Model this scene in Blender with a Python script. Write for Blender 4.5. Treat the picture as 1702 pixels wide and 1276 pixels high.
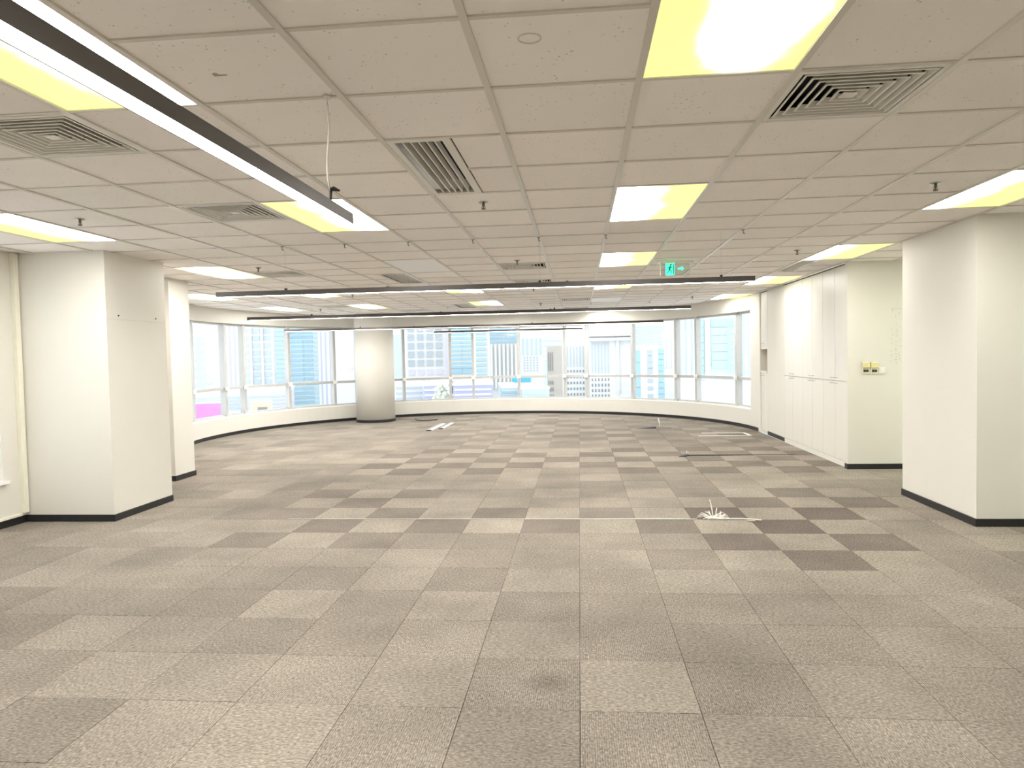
import bpy, bmesh, math, random
from mathutils import Matrix, Vector
random.seed(7)
for o in list(bpy.data.objects): bpy.data.objects.remove(o)
scn = bpy.context.scene
COL = scn.collection

# ------------------------------------------------------------------ camera
F_PX, PITCH, YAW, ROLL, CAM_Z = 1187.13, 0.038444, -0.094734, -0.021030, 1.4887
cy, sy = math.cos(YAW), math.sin(YAW); cp, sp = math.cos(PITCH), math.sin(PITCH); cr, sr = math.cos(ROLL), math.sin(ROLL)
RM = (Matrix(((cr, -sr, 0), (sr, cr, 0), (0, 0, 1))) @ Matrix(((1, 0, 0), (0, cp, -sp), (0, sp, cp)))
      @ Matrix(((1, 0, 0), (0, 0, -1), (0, 1, 0))) @ Matrix(((cy, -sy, 0), (sy, cy, 0), (0, 0, 1))))
cam = bpy.data.cameras.new('camera'); cam.sensor_width = 36; cam.lens = F_PX / 1702 * 36
cam.clip_start = 0.05; cam.clip_end = 3000
camo = bpy.data.objects.new('camera', cam); COL.objects.link(camo)
mw = (Matrix(((1, 0, 0), (0, -1, 0), (0, 0, -1))) @ RM).transposed().to_4x4()
mw.translation = (0, 0, CAM_Z); camo.matrix_world = mw
scn.camera = camo
def ray(x, y):
    return RM.transposed() @ Vector(((x - 851) / F_PX, (y - 638) / F_PX, 1))
def on_floor(x, y):
    d = ray(x, y); d = d * (-CAM_Z / d.z); return d.x, d.y

# ------------------------------------------------------------------ world and exposure
SKY = .57
w = bpy.data.worlds.new('overcast_sky'); scn.world = w; w.use_nodes = True
bg = w.node_tree.nodes['Background']; bg.inputs[0].default_value = (.93, .97, 1, 1); bg.inputs[1].default_value = SKY
scn.view_settings.view_transform = 'Standard'; scn.view_settings.look = 'None'
scn.view_settings.gamma = 1; scn.view_settings.use_curve_mapping = False
scn.view_settings.exposure = 1.94
PANEL_WHITE, PANEL_YELLOW, LAMP_WHITE = 18.0, .265, 11.0

# ------------------------------------------------------------------ materials
MATS = {}
def new_mat(name):
    m = bpy.data.materials.new(name); m.use_nodes = True; MATS[name] = m
    nt = m.node_tree; return m, nt, nt.nodes['Principled BSDF']
def N(nt, t, **kw):
    n = nt.nodes.new(t)
    for k, v in kw.items(): setattr(n, k, v)
    return n
def mat(name, col, rough=.6, metal=0, noise=0, nscale=8, bump=0, bscale=60, spec=.4):
    m, nt, b = new_mat(name)
    b.inputs['Roughness'].default_value = rough; b.inputs['Metallic'].default_value = metal
    b.inputs['Specular IOR Level'].default_value = spec
    b.inputs['Base Color'].default_value = (*col, 1)
    if noise:
        tc = N(nt, 'ShaderNodeTexCoord'); nz = N(nt, 'ShaderNodeTexNoise'); nz.inputs['Scale'].default_value = nscale; nz.inputs['Detail'].default_value = 4
        nt.links.new(tc.outputs['Object'], nz.inputs['Vector'])
        mx = N(nt, 'ShaderNodeMix', data_type='RGBA')
        mx.inputs['A'].default_value = (*[c * (1 - noise) for c in col], 1); mx.inputs['B'].default_value = (*[min(1, c * (1 + noise)) for c in col], 1)
        nt.links.new(nz.outputs['Fac'], mx.inputs['Factor']); nt.links.new(mx.outputs['Result'], b.inputs['Base Color'])
    if bump:
        tc = N(nt, 'ShaderNodeTexCoord'); nz = N(nt, 'ShaderNodeTexNoise'); nz.inputs['Scale'].default_value = bscale
        nt.links.new(tc.outputs['Object'], nz.inputs['Vector'])
        bp = N(nt, 'ShaderNodeBump'); bp.inputs['Strength'].default_value = bump; bp.inputs['Distance'].default_value = .002
        nt.links.new(nz.outputs['Fac'], bp.inputs['Height']); nt.links.new(bp.outputs['Normal'], b.inputs['Normal'])
    return m
mat('wall_paint', (.70, .675, .615), .55, noise=.02, nscale=3, bump=.12, bscale=120)
mat('sill_white', (.86, .85, .82), .4, noise=.01)
mat('baseboard_black', (.018, .018, .02), .35, noise=.1)
mat('cabinet_white', (.71, .685, .63), .38, noise=.015, nscale=4)
mat('niche_tan', (.62, .52, .36), .6, noise=.04)
mat('dark_void', (.012, .012, .014), .9, noise=.1)
mat('floor_backing', (.10, .085, .07), .95, noise=.2)
mat('plenum', (.25, .24, .22), .9, noise=.1)
mat('grid_white', (.66, .63, .57), .28, noise=.02)
mat('vent_white', (.78, .76, .70), .45, noise=.02)
mat('frame_metal', (.50, .50, .485), .4, metal=.15, noise=.03)
mat('lamp_body', (.075, .066, .060), .38, metal=.3, noise=.05)
mat('chrome', (.62, .62, .60), .22, metal=1, noise=.02)
mat('brass_dark', (.20, .17, .13), .35, metal=.8, noise=.05)
mat('black_plastic', (.012, .012, .012), .45, noise=.1)
mat('white_plastic', (.82, .81, .76), .4, noise=.02)
mat('cream_plastic', (.78, .74, .58), .4, noise=.02)
mat('yellow_plastic', (.60, .54, .26), .35, noise=.04)
mat('wire_white', (.80, .77, .70), .5, noise=.03)
mat('faint_grey', (.58, .57, .51), .7, noise=.05)
mat('tape_white', (.85, .84, .82), .5, noise=.02)
mat('trunking', (.80, .78, .66), .45, noise=.02)
mat('mark_brown', (.45, .38, .30), .8, noise=.1)
mat('grey_tape', (.28, .27, .27), .6, noise=.1)

# acoustic ceiling tile: pale mineral fibre with pinholes, per-tile tint
def tile_mat(name, attr):
    m, nt, b = new_mat(name); L = nt.links.new
    b.inputs['Roughness'].default_value = .85; b.inputs['Specular IOR Level'].default_value = .15
    geo = N(nt, 'ShaderNodeNewGeometry')
    v = N(nt, 'ShaderNodeTexVoronoi'); v.inputs['Scale'].default_value = 42; L(geo.outputs['Position'], v.inputs['Vector'])
    nz = N(nt, 'ShaderNodeTexNoise'); nz.inputs['Scale'].default_value = 13; nz.inputs['Detail'].default_value = 3; L(geo.outputs['Position'], nz.inputs['Vector'])
    r1 = N(nt, 'ShaderNodeMapRange'); r1.inputs[1].default_value = .10; r1.inputs[2].default_value = .20; r1.inputs[3].default_value = 0; r1.inputs[4].default_value = 1
    L(v.outputs['Distance'], r1.inputs[0])
    r2 = N(nt, 'ShaderNodeMapRange'); r2.inputs[1].default_value = .50; r2.inputs[2].default_value = .62; r2.inputs[3].default_value = 1; r2.inputs[4].default_value = 0
    L(nz.outputs['Fac'], r2.inputs[0])
    mxm = N(nt, 'ShaderNodeMath', operation='MAXIMUM'); L(r1.outputs[0], mxm.inputs[0]); L(r2.outputs[0], mxm.inputs[1])
    if attr:
        c = N(nt, 'ShaderNodeVertexColor', layer_name='Col'); co = c.outputs['Color']
    else:
        c = N(nt, 'ShaderNodeObjectInfo'); co = c.outputs['Color']
    mu = N(nt, 'ShaderNodeMix', data_type='RGBA', blend_type='MULTIPLY'); mu.inputs['Factor'].default_value = 1
    mx = N(nt, 'ShaderNodeMix', data_type='RGBA'); mx.inputs['A'].default_value = (.55, .49, .40, 1); mx.inputs['B'].default_value = (1, 1, 1, 1)
    L(mxm.outputs[0], mx.inputs['Factor']); L(co, mu.inputs['A']); L(mx.outputs['Result'], mu.inputs['B'])
    L(mu.outputs['Result'], b.inputs['Base Color'])
tile_mat('ceiling_tile', False); tile_mat('ceiling_tile_far', True)

# ribbed carpet tile; the ribs run along the tile's own x axis
def carpet_mat(name, attr):
    m, nt, b = new_mat(name); L = nt.links.new
    b.inputs['Roughness'].default_value = .95; b.inputs['Specular IOR Level'].default_value = .1
    b.inputs['Sheen Weight'].default_value = 0
    tc = N(nt, 'ShaderNodeTexCoord'); geo = N(nt, 'ShaderNodeNewGeometry')
    if attr: co = N(nt, 'ShaderNodeVertexColor', layer_name='Col').outputs['Color']
    else: co = N(nt, 'ShaderNodeObjectInfo').outputs['Color']
    wv = N(nt, 'ShaderNodeTexWave', bands_direction='Y'); wv.inputs['Scale'].default_value = 34; wv.inputs['Distortion'].default_value = 1.2; wv.inputs['Detail'].default_value = 1
    L(tc.outputs['Object'], wv.inputs['Vector'])
    mp = N(nt, 'ShaderNodeMapping'); mp.inputs['Scale'].default_value = (40, 200, 40); L(tc.outputs['Object'], mp.inputs['Vector'])
    n1 = N(nt, 'ShaderNodeTexNoise'); n1.inputs['Scale'].default_value = 1; n1.inputs['Detail'].default_value = 3; L(mp.outputs[0], n1.inputs['Vector'])
    n2 = N(nt, 'ShaderNodeTexNoise'); n2.inputs['Scale'].default_value = 1.1; n2.inputs['Detail'].default_value = 5; n2.inputs['Roughness'].default_value = .6; L(geo.outputs['Position'], n2.inputs['Vector'])
    def rng(src, lo, hi, a, c):
        r = N(nt, 'ShaderNodeMapRange'); r.inputs[1].default_value = lo; r.inputs[2].default_value = hi; r.inputs[3].default_value = a; r.inputs[4].default_value = c
        L(src, r.inputs[0]); return r.outputs[0]
    f1 = rng(wv.outputs['Fac'], 0, 1, .84, 1.12); f2 = rng(n1.outputs['Fac'], .25, .75, .52, 1.46); f3 = rng(n2.outputs['Fac'], .3, .7, .80, 1.20)
    # old round dirt stain
    vs = N(nt, 'ShaderNodeVectorMath', operation='DISTANCE'); vs.inputs[1].default_value = (-.17, 3.20, 0); L(geo.outputs['Position'], vs.inputs[0])
    f4 = rng(vs.outputs['Value'], .03, .13, .72, 1)
    def mul(a, c):
        k = N(nt, 'ShaderNodeMath', operation='MULTIPLY'); L(a, k.inputs[0]); L(c, k.inputs[1]); return k.outputs[0]
    n5 = N(nt, 'ShaderNodeTexNoise'); n5.inputs['Scale'].default_value = 75; n5.inputs['Detail'].default_value = 2; L(geo.outputs['Position'], n5.inputs['Vector'])
    f5 = rng(n5.outputs['Fac'], .3, .7, .74, 1.26)
    f = mul(mul(mul(f1, f2), mul(f3, f4)), f5)
    sc = N(nt, 'ShaderNodeVectorMath', operation='SCALE'); L(co, sc.inputs[0]); L(f, sc.inputs['Scale'])
    L(sc.outputs[0], b.inputs['Base Color'])
    bp = N(nt, 'ShaderNodeBump'); bp.inputs['Strength'].default_value = .5; bp.inputs['Distance'].default_value = .003
    L(mul(f1, f2), bp.inputs['Height']); L(bp.outputs[0], b.inputs['Normal'])
carpet_mat('carpet', False); carpet_mat('carpet_far', True)

# light diffuser: aged yellow acrylic with the tubes shining white through it
def panel_mat(name, cx, cyv, wx, wy, unlit=False, tint=(1, .985, .95)):
    m, nt, b = new_mat(name); L = nt.links.new
    b.inputs['Roughness'].default_value = .35
    if unlit:
        b.inputs['Base Color'].default_value = (.90, .89, .85, 1); return
    b.inputs['Base Color'].default_value = (.30, .28, .12, 1)
    tc = N(nt, 'ShaderNodeTexCoord')
    mp = N(nt, 'ShaderNodeMapping'); mp.inputs['Location'].default_value = (-cx / wx, -cyv / wy, 0); mp.inputs['Scale'].default_value = (1 / wx, 1 / wy, 0)
    L(tc.outputs['Object'], mp.inputs['Vector'])
    ln = N(nt, 'ShaderNodeVectorMath', operation='LENGTH'); L(mp.outputs[0], ln.inputs[0])
    nz = N(nt, 'ShaderNodeTexNoise'); nz.inputs['Scale'].default_value = 3.0; nz.inputs['Detail'].default_value = 2; L(tc.outputs['Object'], nz.inputs['Vector'])
    ad = N(nt, 'ShaderNodeMath', operation='MULTIPLY_ADD'); L(nz.outputs['Fac'], ad.inputs[0]); ad.inputs[1].default_value = .5; L(ln.outputs['Value'], ad.inputs[2])
    r = N(nt, 'ShaderNodeMapRange', interpolation_type='SMOOTHSTEP'); r.inputs[1].default_value = 1.25; r.inputs[2].default_value = .35; r.inputs[3].default_value = 0; r.inputs[4].default_value = 1
    L(ad.outputs[0], r.inputs[0])
    pw = N(nt, 'ShaderNodeMath', operation='POWER'); L(r.outputs[0], pw.inputs[0]); pw.inputs[1].default_value = 3.2
    mx = N(nt, 'ShaderNodeMix', data_type='RGBA')
    mx.inputs['A'].default_value = (PANEL_YELLOW * 1.0, PANEL_YELLOW * .94, PANEL_YELLOW * .33, 1)
    mx.inputs['B'].default_value = (*[PANEL_WHITE * t_ for t_ in tint], 1)
    mx.clamp_result = False
    L(pw.outputs[0], mx.inputs['Factor'])
    L(mx.outputs['Result'], b.inputs['Emission Color']); b.inputs['Emission Strength'].default_value = 1
panel_mat('panel_centre', .06, .10, .26, .72)
panel_mat('panel_leftwhite', -.24, .05, .42, 1.5)
panel_mat('panel_rightwhite', .24, 0, .42, 1.5)
panel_mat('panel_broad', -.04, 0, .36, 1.3)
panel_mat('panel_green', 0, 0, .62, 1.6, False, (.58, .64, .55))
panel_mat('panel_leftthin', -.27, .05, .32, 1.4)
panel_mat('panel_unlit', 0, 0, 1, 1, True)
def emis(name, col, s, base=(.8, .8, .8)):
    m, nt, b = new_mat(name); b.inputs['Base Color'].default_value = (*base, 1)
    b.inputs['Emission Color'].default_value = (*col, 1); b.inputs['Emission Strength'].default_value = s
emis('lamp_glow', (1, .98, .93), LAMP_WHITE)
emis('exit_green', (.03, .95, .36), .95, (.02, .3, .1))
mat('exit_dark', (.02, .22, .09), .5, noise=.05)
def glass(name, tint, gl, fac):
    m = bpy.data.materials.new(name); m.use_nodes = True; MATS[name] = m; nt = m.node_tree; nt.nodes.clear()
    o = N(nt, 'ShaderNodeOutputMaterial'); t = N(nt, 'ShaderNodeBsdfTransparent'); t.inputs[0].default_value = (*tint, 1)
    g = N(nt, 'ShaderNodeBsdfGlossy'); g.inputs['Roughness'].default_value = .03; g.inputs[0].default_value = (*gl, 1)
    lwt = N(nt, 'ShaderNodeLayerWeight'); pw = N(nt, 'ShaderNodeMath', operation='POWER'); pw.inputs[1].default_value = 5; nt.links.new(lwt.outputs['Facing'], pw.inputs[0])
    k = N(nt, 'ShaderNodeMath', operation='MULTIPLY_ADD'); k.inputs[1].default_value = fac; k.inputs[2].default_value = .03; nt.links.new(pw.outputs[0], k.inputs[0])
    mx = N(nt, 'ShaderNodeMixShader'); nt.links.new(k.outputs[0], mx.inputs[0]); nt.links.new(t.outputs[0], mx.inputs[1]); nt.links.new(g.outputs[0], mx.inputs[2])
    nt.links.new(mx.outputs[0], o.inputs[0])
glass('window_glass', (.97, .985, .99), (1, 1, 1), .45)
glass('clear_acrylic', (.90, .93, .90), (1, 1, 1), 1.0)
# city
mat('b_white', (.80, .80, .80), .7, noise=.02, nscale=.2)
mat('b_cream', (.84, .80, .72), .7, noise=.02, nscale=.2)
mat('b_lilac', (.68, .66, .78), .7, noise=.02, nscale=.2)
mat('b_palegrey', (.68, .68, .68), .7, noise=.03, nscale=.2)
mat('b_cyan', (.62, .78, .82), .5, noise=.03, nscale=.2)
mat('g_blue', (.36, .56, .68), .3, noise=.08, nscale=.3)
mat('g_cyan', (.50, .70, .75), .3, noise=.06, nscale=.3)
mat('g_grey', (.46, .53, .58), .35, noise=.08, nscale=.3)
mat('g_pale', (.55, .66, .74), .35, noise=.05, nscale=.3)
mat('g_dark', (.25, .26, .29), .35, noise=.1, nscale=.3)
mat('b_slate', (.42, .45, .62), .7, noise=.04, nscale=.2)
mat('b_pink', (.80, .26, .62), .6, noise=.03, nscale=.3)
mat('b_tan', (.62, .58, .52), .7, noise=.03, nscale=.3)
mat('b_skyblue', (.10, .55, .85), .5, noise=.03, nscale=.3)
mat('b_orange', (.80, .60, .45), .6, noise=.03, nscale=.3)
mat('street', (.50, .50, .50), .9, noise=.15, nscale=.03)
mat('pale_floral', (.56, .58, .52), .9, noise=.3, nscale=.4)

# ------------------------------------------------------------------ helpers
class MB:
    def __init__(s): s.v = []; s.f = []
    def box(s, x0, x1, y0, y1, z0, z1):
        n = len(s.v)
        s.v += [(x0, y0, z0), (x1, y0, z0), (x1, y1, z0), (x0, y1, z0), (x0, y0, z1), (x1, y0, z1), (x1, y1, z1), (x0, y1, z1)]
        s.f += [tuple(n + i for i in q) for q in ((3, 2, 1, 0), (4, 5, 6, 7), (0, 1, 5, 4), (1, 2, 6, 5), (2, 3, 7, 6), (3, 0, 4, 7))]
        return s
    def prism(s, poly, z0, z1):
        n = len(s.v); k = len(poly)
        s.v += [(p[0], p[1], z0) for p in poly] + [(p[0], p[1], z1) for p in poly]
        s.f.append(tuple(n + i for i in reversed(range(k)))); s.f.append(tuple(n + k + i for i in range(k)))
        for i in range(k): j = (i + 1) % k; s.f.append((n + i, n + j, n + k + j, n + k + i))
        return s
    def hexa(s, p):           # eight corners, bottom four then top four
        n = len(s.v); s.v += [tuple(q) for q in p]
        s.f += [tuple(n + i for i in q) for q in ((3, 2, 1, 0), (4, 5, 6, 7), (0, 1, 5, 4), (1, 2, 6, 5), (2, 3, 7, 6), (3, 0, 4, 7))]
        return s
    def tube(s, pts, r, k=8):
        pts = [Vector(p) for p in pts]; n = len(s.v); m = len(pts)
        for i, p in enumerate(pts):
            d = (pts[min(i + 1, m - 1)] - pts[max(i - 1, 0)]).normalized()
            a = d.cross(Vector((0, 0, 1)));
            if a.length < 1e-3: a = d.cross(Vector((0, 1, 0)))
            a.normalize(); b = d.cross(a)
            rr = r[i] if isinstance(r, (list, tuple)) else r
            for j in range(k):
                t = 2 * math.pi * j / k; s.v.append(tuple(p + (a * math.cos(t) + b * math.sin(t)) * rr))
        for i in range(m - 1):
            for j in range(k):
                q = (j + 1) % k; s.f.append((n + i * k + j, n + i * k + q, n + (i + 1) * k + q, n + (i + 1) * k + j))
        s.f.append(tuple(n + j for j in reversed(range(k)))); s.f.append(tuple(n + (m - 1) * k + j for j in range(k)))
        return s
    def lathe(s, cx, cyv, prof, k=32):
        n = len(s.v); m = len(prof)
        for r, z in prof:
            for j in range(k): t = 2 * math.pi * j / k; s.v.append((cx + r * math.cos(t), cyv + r * math.sin(t), z))
        for i in range(m - 1):
            for j in range(k):
                q = (j + 1) % k; s.f.append((n + i * k + j, n + i * k + q, n + (i + 1) * k + q, n + (i + 1) * k + j))
        s.f.append(tuple(n + j for j in reversed(range(k)))); s.f.append(tuple(n + (m - 1) * k + j for j in range(k)))
        return s
    def mesh(s, name, m):
        me = bpy.data.meshes.new(name); me.from_pydata(s.v, [], s.f); me.update()
        bm = bmesh.new(); bm.from_mesh(me); bmesh.ops.recalc_face_normals(bm, faces=bm.faces); bm.to_mesh(me); bm.free()
        me.materials.append(MATS[m]); return me
    def build(s, name, m, parent=None, bevel=0, smooth=False, loc=None):
        o = bpy.data.objects.new(name, s.mesh(name, m)); COL.objects.link(o)
        if parent: o.parent = parent
        if loc: o.location = loc
        if bevel:
            b = o.modifiers.new('bevel', 'BEVEL'); b.width = bevel; b.segments = 2; b.limit_method = 'ANGLE'
        if smooth:
            for p in o.data.polygons: p.use_smooth = True
        return o
def box(name, m, parent, *a, **k): return MB().box(*a).build(name, m, parent, **k)
def tag(o, label=None, cat=None, group=None, kind=None):
    if label: o['label'] = label
    if cat: o['category'] = cat
    if group: o['group'] = group
    if kind: o['kind'] = kind
    return o
def empty(name, loc=(0, 0, 0), rz=0):
    o = bpy.data.objects.new(name, None); o.empty_display_size = .1; COL.objects.link(o); o.location = loc; o.rotation_euler = (0, 0, rz); return o
def struct(o, label=None): o['kind'] = 'structure'; o['label'] = label or o.name.replace('_', ' '); return o
def inst(name, me, parent, loc, rz=0, color=None):
    o = bpy.data.objects.new(name, me); COL.objects.link(o); o.parent = parent; o.location = loc
    if rz: o.rotation_euler = (0, 0, rz)
    if color: o.color = (*color, 1)
    return o
def clip(poly, region):       # Sutherland-Hodgman against a convex ccw polygon
    out = poly
    for i in range(len(region)):
        a, b = region[i], region[(i + 1) % len(region)]
        src, out = out, []
        def side(p): return (b[0] - a[0]) * (p[1] - a[1]) - (b[1] - a[1]) * (p[0] - a[0])
        for j in range(len(src)):
            p, q = src[j], src[(j + 1) % len(src)]; sp_, sq = side(p), side(q)
            if sp_ >= -1e-9: out.append(p)
            if (sp_ > 1e-9 and sq < -1e-9) or (sp_ < -1e-9 and sq > 1e-9):
                t = sp_ / (sp_ - sq); out.append((p[0] + (q[0] - p[0]) * t, p[1] + (q[1] - p[1]) * t))
        if len(out) < 3: return []
    return out
def area(p): return abs(sum(p[i][0] * p[(i + 1) % len(p)][1] - p[(i + 1) % len(p)][0] * p[i][1] for i in range(len(p)))) / 2

# ------------------------------------------------------------------ room outline
CX, CY, R = -1.919, 13.387, 5.2295           # curved end of the room
HC = 2.5687                                  # ceiling height
XL, XR, YB = -5.33, 3.33, -2.6               # left wall, right wall, wall behind the viewpoint
XP = 6.2                                     # far side of the passage on the right
A0, A1 = -112.0, 87.0
def arc(a, r=R): t = math.radians(a); return (CX + r * math.sin(t), CY + r * math.cos(t))
def arc_pts(a0, a1, r, step=2.0):
    n = max(1, int(abs(a1 - a0) / step)); return [arc(a0 + (a1 - a0) * i / n, r) for i in range(n + 1)]
def region_b(y0): return [(-5.75, y0), (XR, y0)] + list(reversed(arc_pts(A0, A1, R)))
def regions(y0): return [[(XL, YB), (XP, YB), (XP, y0), (XL, y0)], region_b(y0), [(XR, y0), (XP, y0), (XP, 9.2), (XR, 9.2)]]
def arc_wall(mb, a0, a1, r0, r1, z0, z1, step=2.0):
    i0, i1 = arc_pts(a0, a1, r0, step), arc_pts(a0, a1, r1, step)
    n = len(mb.v); k = len(i0)
    for p, q in zip(i0, i1): mb.v += [(p[0], p[1], z0), (q[0], q[1], z0), (q[0], q[1], z1), (p[0], p[1], z1)]
    for i in range(k - 1):
        for e in range(4): g = (e + 1) % 4; mb.f.append((n + i * 4 + e, n + i * 4 + g, n + (i + 1) * 4 + g, n + (i + 1) * 4 + e))
    mb.f.append((n, n + 1, n + 2, n + 3)); mb.f.append(tuple(n + (k - 1) * 4 + e for e in (3, 2, 1, 0)))
    return mb
SILL, HEAD, WT = .375, 2.285, .26

# ------------------------------------------------------------------ floor of carpet tiles
FX, FY, FS = -.0228, 2.9476, .5
fb = MB()
for rg in regions(FY + FS * 12): fb.prism(rg, -.12, -.006)
floor = struct(fb.build('floor', 'floor_backing'), 'floor laid with grey-brown ribbed carpet tiles')
LIGHT, MID, DARK = (.282, .247, .205), (.226, .198, .165), (.140, .115, .099)
def tile_colour(i, j):
    odd = (i + j) % 2
    w_ = .22
    if 6 <= j <= 7 and -6 <= i <= 3: w_ = .62
    if j == 5 and -7 <= i <= -4: w_ = .55
    if j in (4, 5) and 2 <= i <= 4: w_ = .85
    if j in (8, 9) and (2 <= i <= 5 or -6 <= i <= -4): w_ = .62
    if 6 <= j <= 7 and 2 <= i <= 4: w_ = 1.
    if 12 <= j <= 16 and (-6 <= i <= -2 or 1 <= i <= 6): w_ = .6
    if j in (13, 14, 15) and -3 <= i <= 2: w_ = .6
    if 18 <= j <= 22 and -5 <= i <= 6: w_ = .35
    if j > 22: w_ = .25
    rnd = random.Random(i * 131 + j * 977).uniform(-1, 1)
    base = [a + (b - a) * .35 for a, b in zip(MID, LIGHT)]
    if w_ == .22: odd = random.Random(i * 31 + j * 57).random() < .5
    if odd: c = [b + (d - b) * w_ for b, d in zip(base, DARK)]
    else: c = [b + (l - b) * w_ * .8 for b, l in zip(base, LIGHT)]
    k = 1 + .085 * rnd
    return tuple(v * k for v in c)
def proj(x, y, z):
    v = RM @ Vector((x, y, z - CAM_Z)); 
    if v.z < .2: return None
    return 851 + F_PX * v.x / v.z, 638 + F_PX * v.y / v.z
def in_view(x, y, z, m=.3):
    for dx in (-m, 0, m):
        for dy in (-m, 0, m):
            p = proj(x + dx, y + dy, z)
            if p and -5 < p[0] < 1707 and -5 < p[1] < 1281: return True
    return False
tile_me = MB().box(-.2485, .2485, -.2485, .2485, -.006, 0).mesh('carpet_tile', 'carpet')
BLOCKS = [(-5.4, -4.43, 6.36, 7.33), (3.25, 4.45, 6.2, 7.56), (-5.9, -5.12, 8.56, 9.02)]
def blocked(x, y, g): return any(a - g < x < b + g and c - g < y < d + g for a, b, c, d in BLOCKS)
far_v, far_f, far_c = MB(), [], []
cand = []
for j in range(-12, 36):
    for i in range(-15, 14):
        x0, y0 = FX + FS * i, FY + FS * j; g = .0015
        sq = [(x0 + g, y0 + g), (x0 + FS - g, y0 + g), (x0 + FS - g, y0 + FS - g), (x0 + g, y0 + FS - g)]
        for rg in regions(FY + FS * 12):
            p = clip(sq, rg)
            if len(p) < 3 or area(p) < 1e-4: continue
            whole = area(p) > .246
            cx_, cy_ = x0 + FS / 2, y0 + FS / 2
            cand.append((math.hypot(cx_, cy_) if whole and in_view(cx_, cy_, 0) and not blocked(cx_, cy_, -.1) else 1e9, i, j, p))
cand.sort(key=lambda c: c[0])
for n, (d, i, j, p) in enumerate(cand):
    c = tile_colour(i, j)
    if n < 300 and d < 1e8:
        r_ = random.Random(i * 17 + j * 41)
        z = .0 + r_.uniform(0, .0012)
        inst('carpet_tile', tile_me, floor, (FX + FS * (i + .5), FY + FS * (j + .5), z), rz=math.pi / 2 * ((i + j) % 2) + r_.uniform(-.002, .002), color=c)
    else:
        n0 = len(far_v.f); far_v.prism(p, -.006, 0); far_c += [c] * (len(far_v.f) - n0)
def coloured(mb, cols, name, m, parent):
    o = bpy.data.objects.new(name, None)
    me = bpy.data.meshes.new(name); me.from_pydata(mb.v, [], mb.f); me.update(); me.materials.append(MATS[m])
    ca = me.color_attributes.new('Col', 'FLOAT_COLOR', 'CORNER')
    for pl in me.polygons:
        for li in pl.loop_indices: ca.data[li].color = (*cols[pl.index], 1)
    o = bpy.data.objects.new(name, me); COL.objects.link(o); o.parent = parent; o['kind'] = 'stuff'; return o
coloured(far_v, far_c, 'carpet_tiles', 'carpet_far', floor)

# ------------------------------------------------------------------ walls
lw = MB()
LW = [(4.62, 6.10), (2.75, 4.25)]            # windows of the left wall (y ranges)
lw.box(XL - WT, XL, YB, 6.8, 0, SILL + .05); lw.box(XL - WT, XL, YB, 6.8, HEAD, HC + .35)
ys = [YB] + [v for ab in reversed(LW) for v in ab] + [6.8]
for a, b in zip(ys[::2], ys[1::2]): lw.box(XL - WT, XL, a, b, SILL + .05, HEAD)
lw.box(-5.75, XL, 6.8, 8.6, 0, HC + .35)
wall_left = struct(lw.build('wall_left', 'wall_paint'), 'white painted wall on the left with a window')
wb = MB(); wb.prism([(-5.75, 9.02), arc(A0, R), arc(A0, R + WT), (-6.0, 9.02)], 0, HC + .35)
arc_wall(wb, A0, 82.47, R, R + WT, 0, SILL); arc_wall(wb, A0, 82.47, R, R + WT, HEAD, HC + .35)
arc_wall(wb, 82.47, A1 + 1.5, R, R + WT, 0, HC + .35)
wall_back = struct(wb.build('wall_back', 'wall_paint'), 'curved white wall below and above the long row of windows')
# right side: pier between the cabinets, recess back wall, passage wall
wr = MB(); wr.box(XR, 3.95, 12.03, 13.06, 0, HC + .35); wr.box(3.95, 4.15, 9.28, 13.7, 0, HC + .35); wr.box(3.34, 4.15, 13.665, 13.9, 0, HC + .35)
struct(wr.build('wall_right', 'wall_paint'), 'white wall pier between the cabinets on the right')
wp = box('wall_passage', 'wall_paint', None, 3.305, XP, 9.2, 9.277, 0, HC + .35); struct(wp, 'pale wall facing the viewer beside the cabinets with switches')
struct(box('wall_right_end', 'wall_paint', None, XP, XP + .2, YB, 9.2, 0, HC + .35), 'white wall at the far side of the passage')
struct(box('wall_rear', 'wall_paint', None, XL, XP, YB - .2, YB, 0, HC + .35), 'white wall behind the viewpoint')
p1 = struct(MB().box(XL, -4.43, 6.36, 7.33, 0, HC + .3).build('wall_pillar_left', 'wall_paint'), 'wide square white pillar standing in front on the left')
struct(MB().box(-5.75, -5.12, 8.56, 9.02, 0, HC + .3).build('wall_pillar_left_rear', 'wall_paint'), 'narrow white pillar seen behind the wide left pillar')
struct(MB().box(3.25, 4.45, 6.2, 7.56, 0, HC + .3).build('wall_pillar_right', 'wall_paint'), 'wide square white pillar on the right')
# panel seam and two screws on the left pillar's side face
box('seam', 'faint_grey', p1, -4.4298, -4.428, 6.38, 7.32, 1.925, 1.929)
for yy in (6.54, 7.15):
    s = MB().lathe(0, 0, [(.009, 0), (.009, .004), (.005, .006)], 12).build('screw', 'black_plastic', p1)
    s.rotation_euler = (0, math.pi / 2, 0); s.location = (-4.43, yy, 1.964)

# round column
rc = MB().lathe(-4.90, 16.78, [(.46, 0), (.46, HC + .3)], 64).build('wall_column', 'wall_paint', smooth=True)
rc.data.polygons[-1].use_smooth = rc.data.polygons[-2].use_smooth = False
struct(rc, 'round white column in front of the windows')

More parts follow.
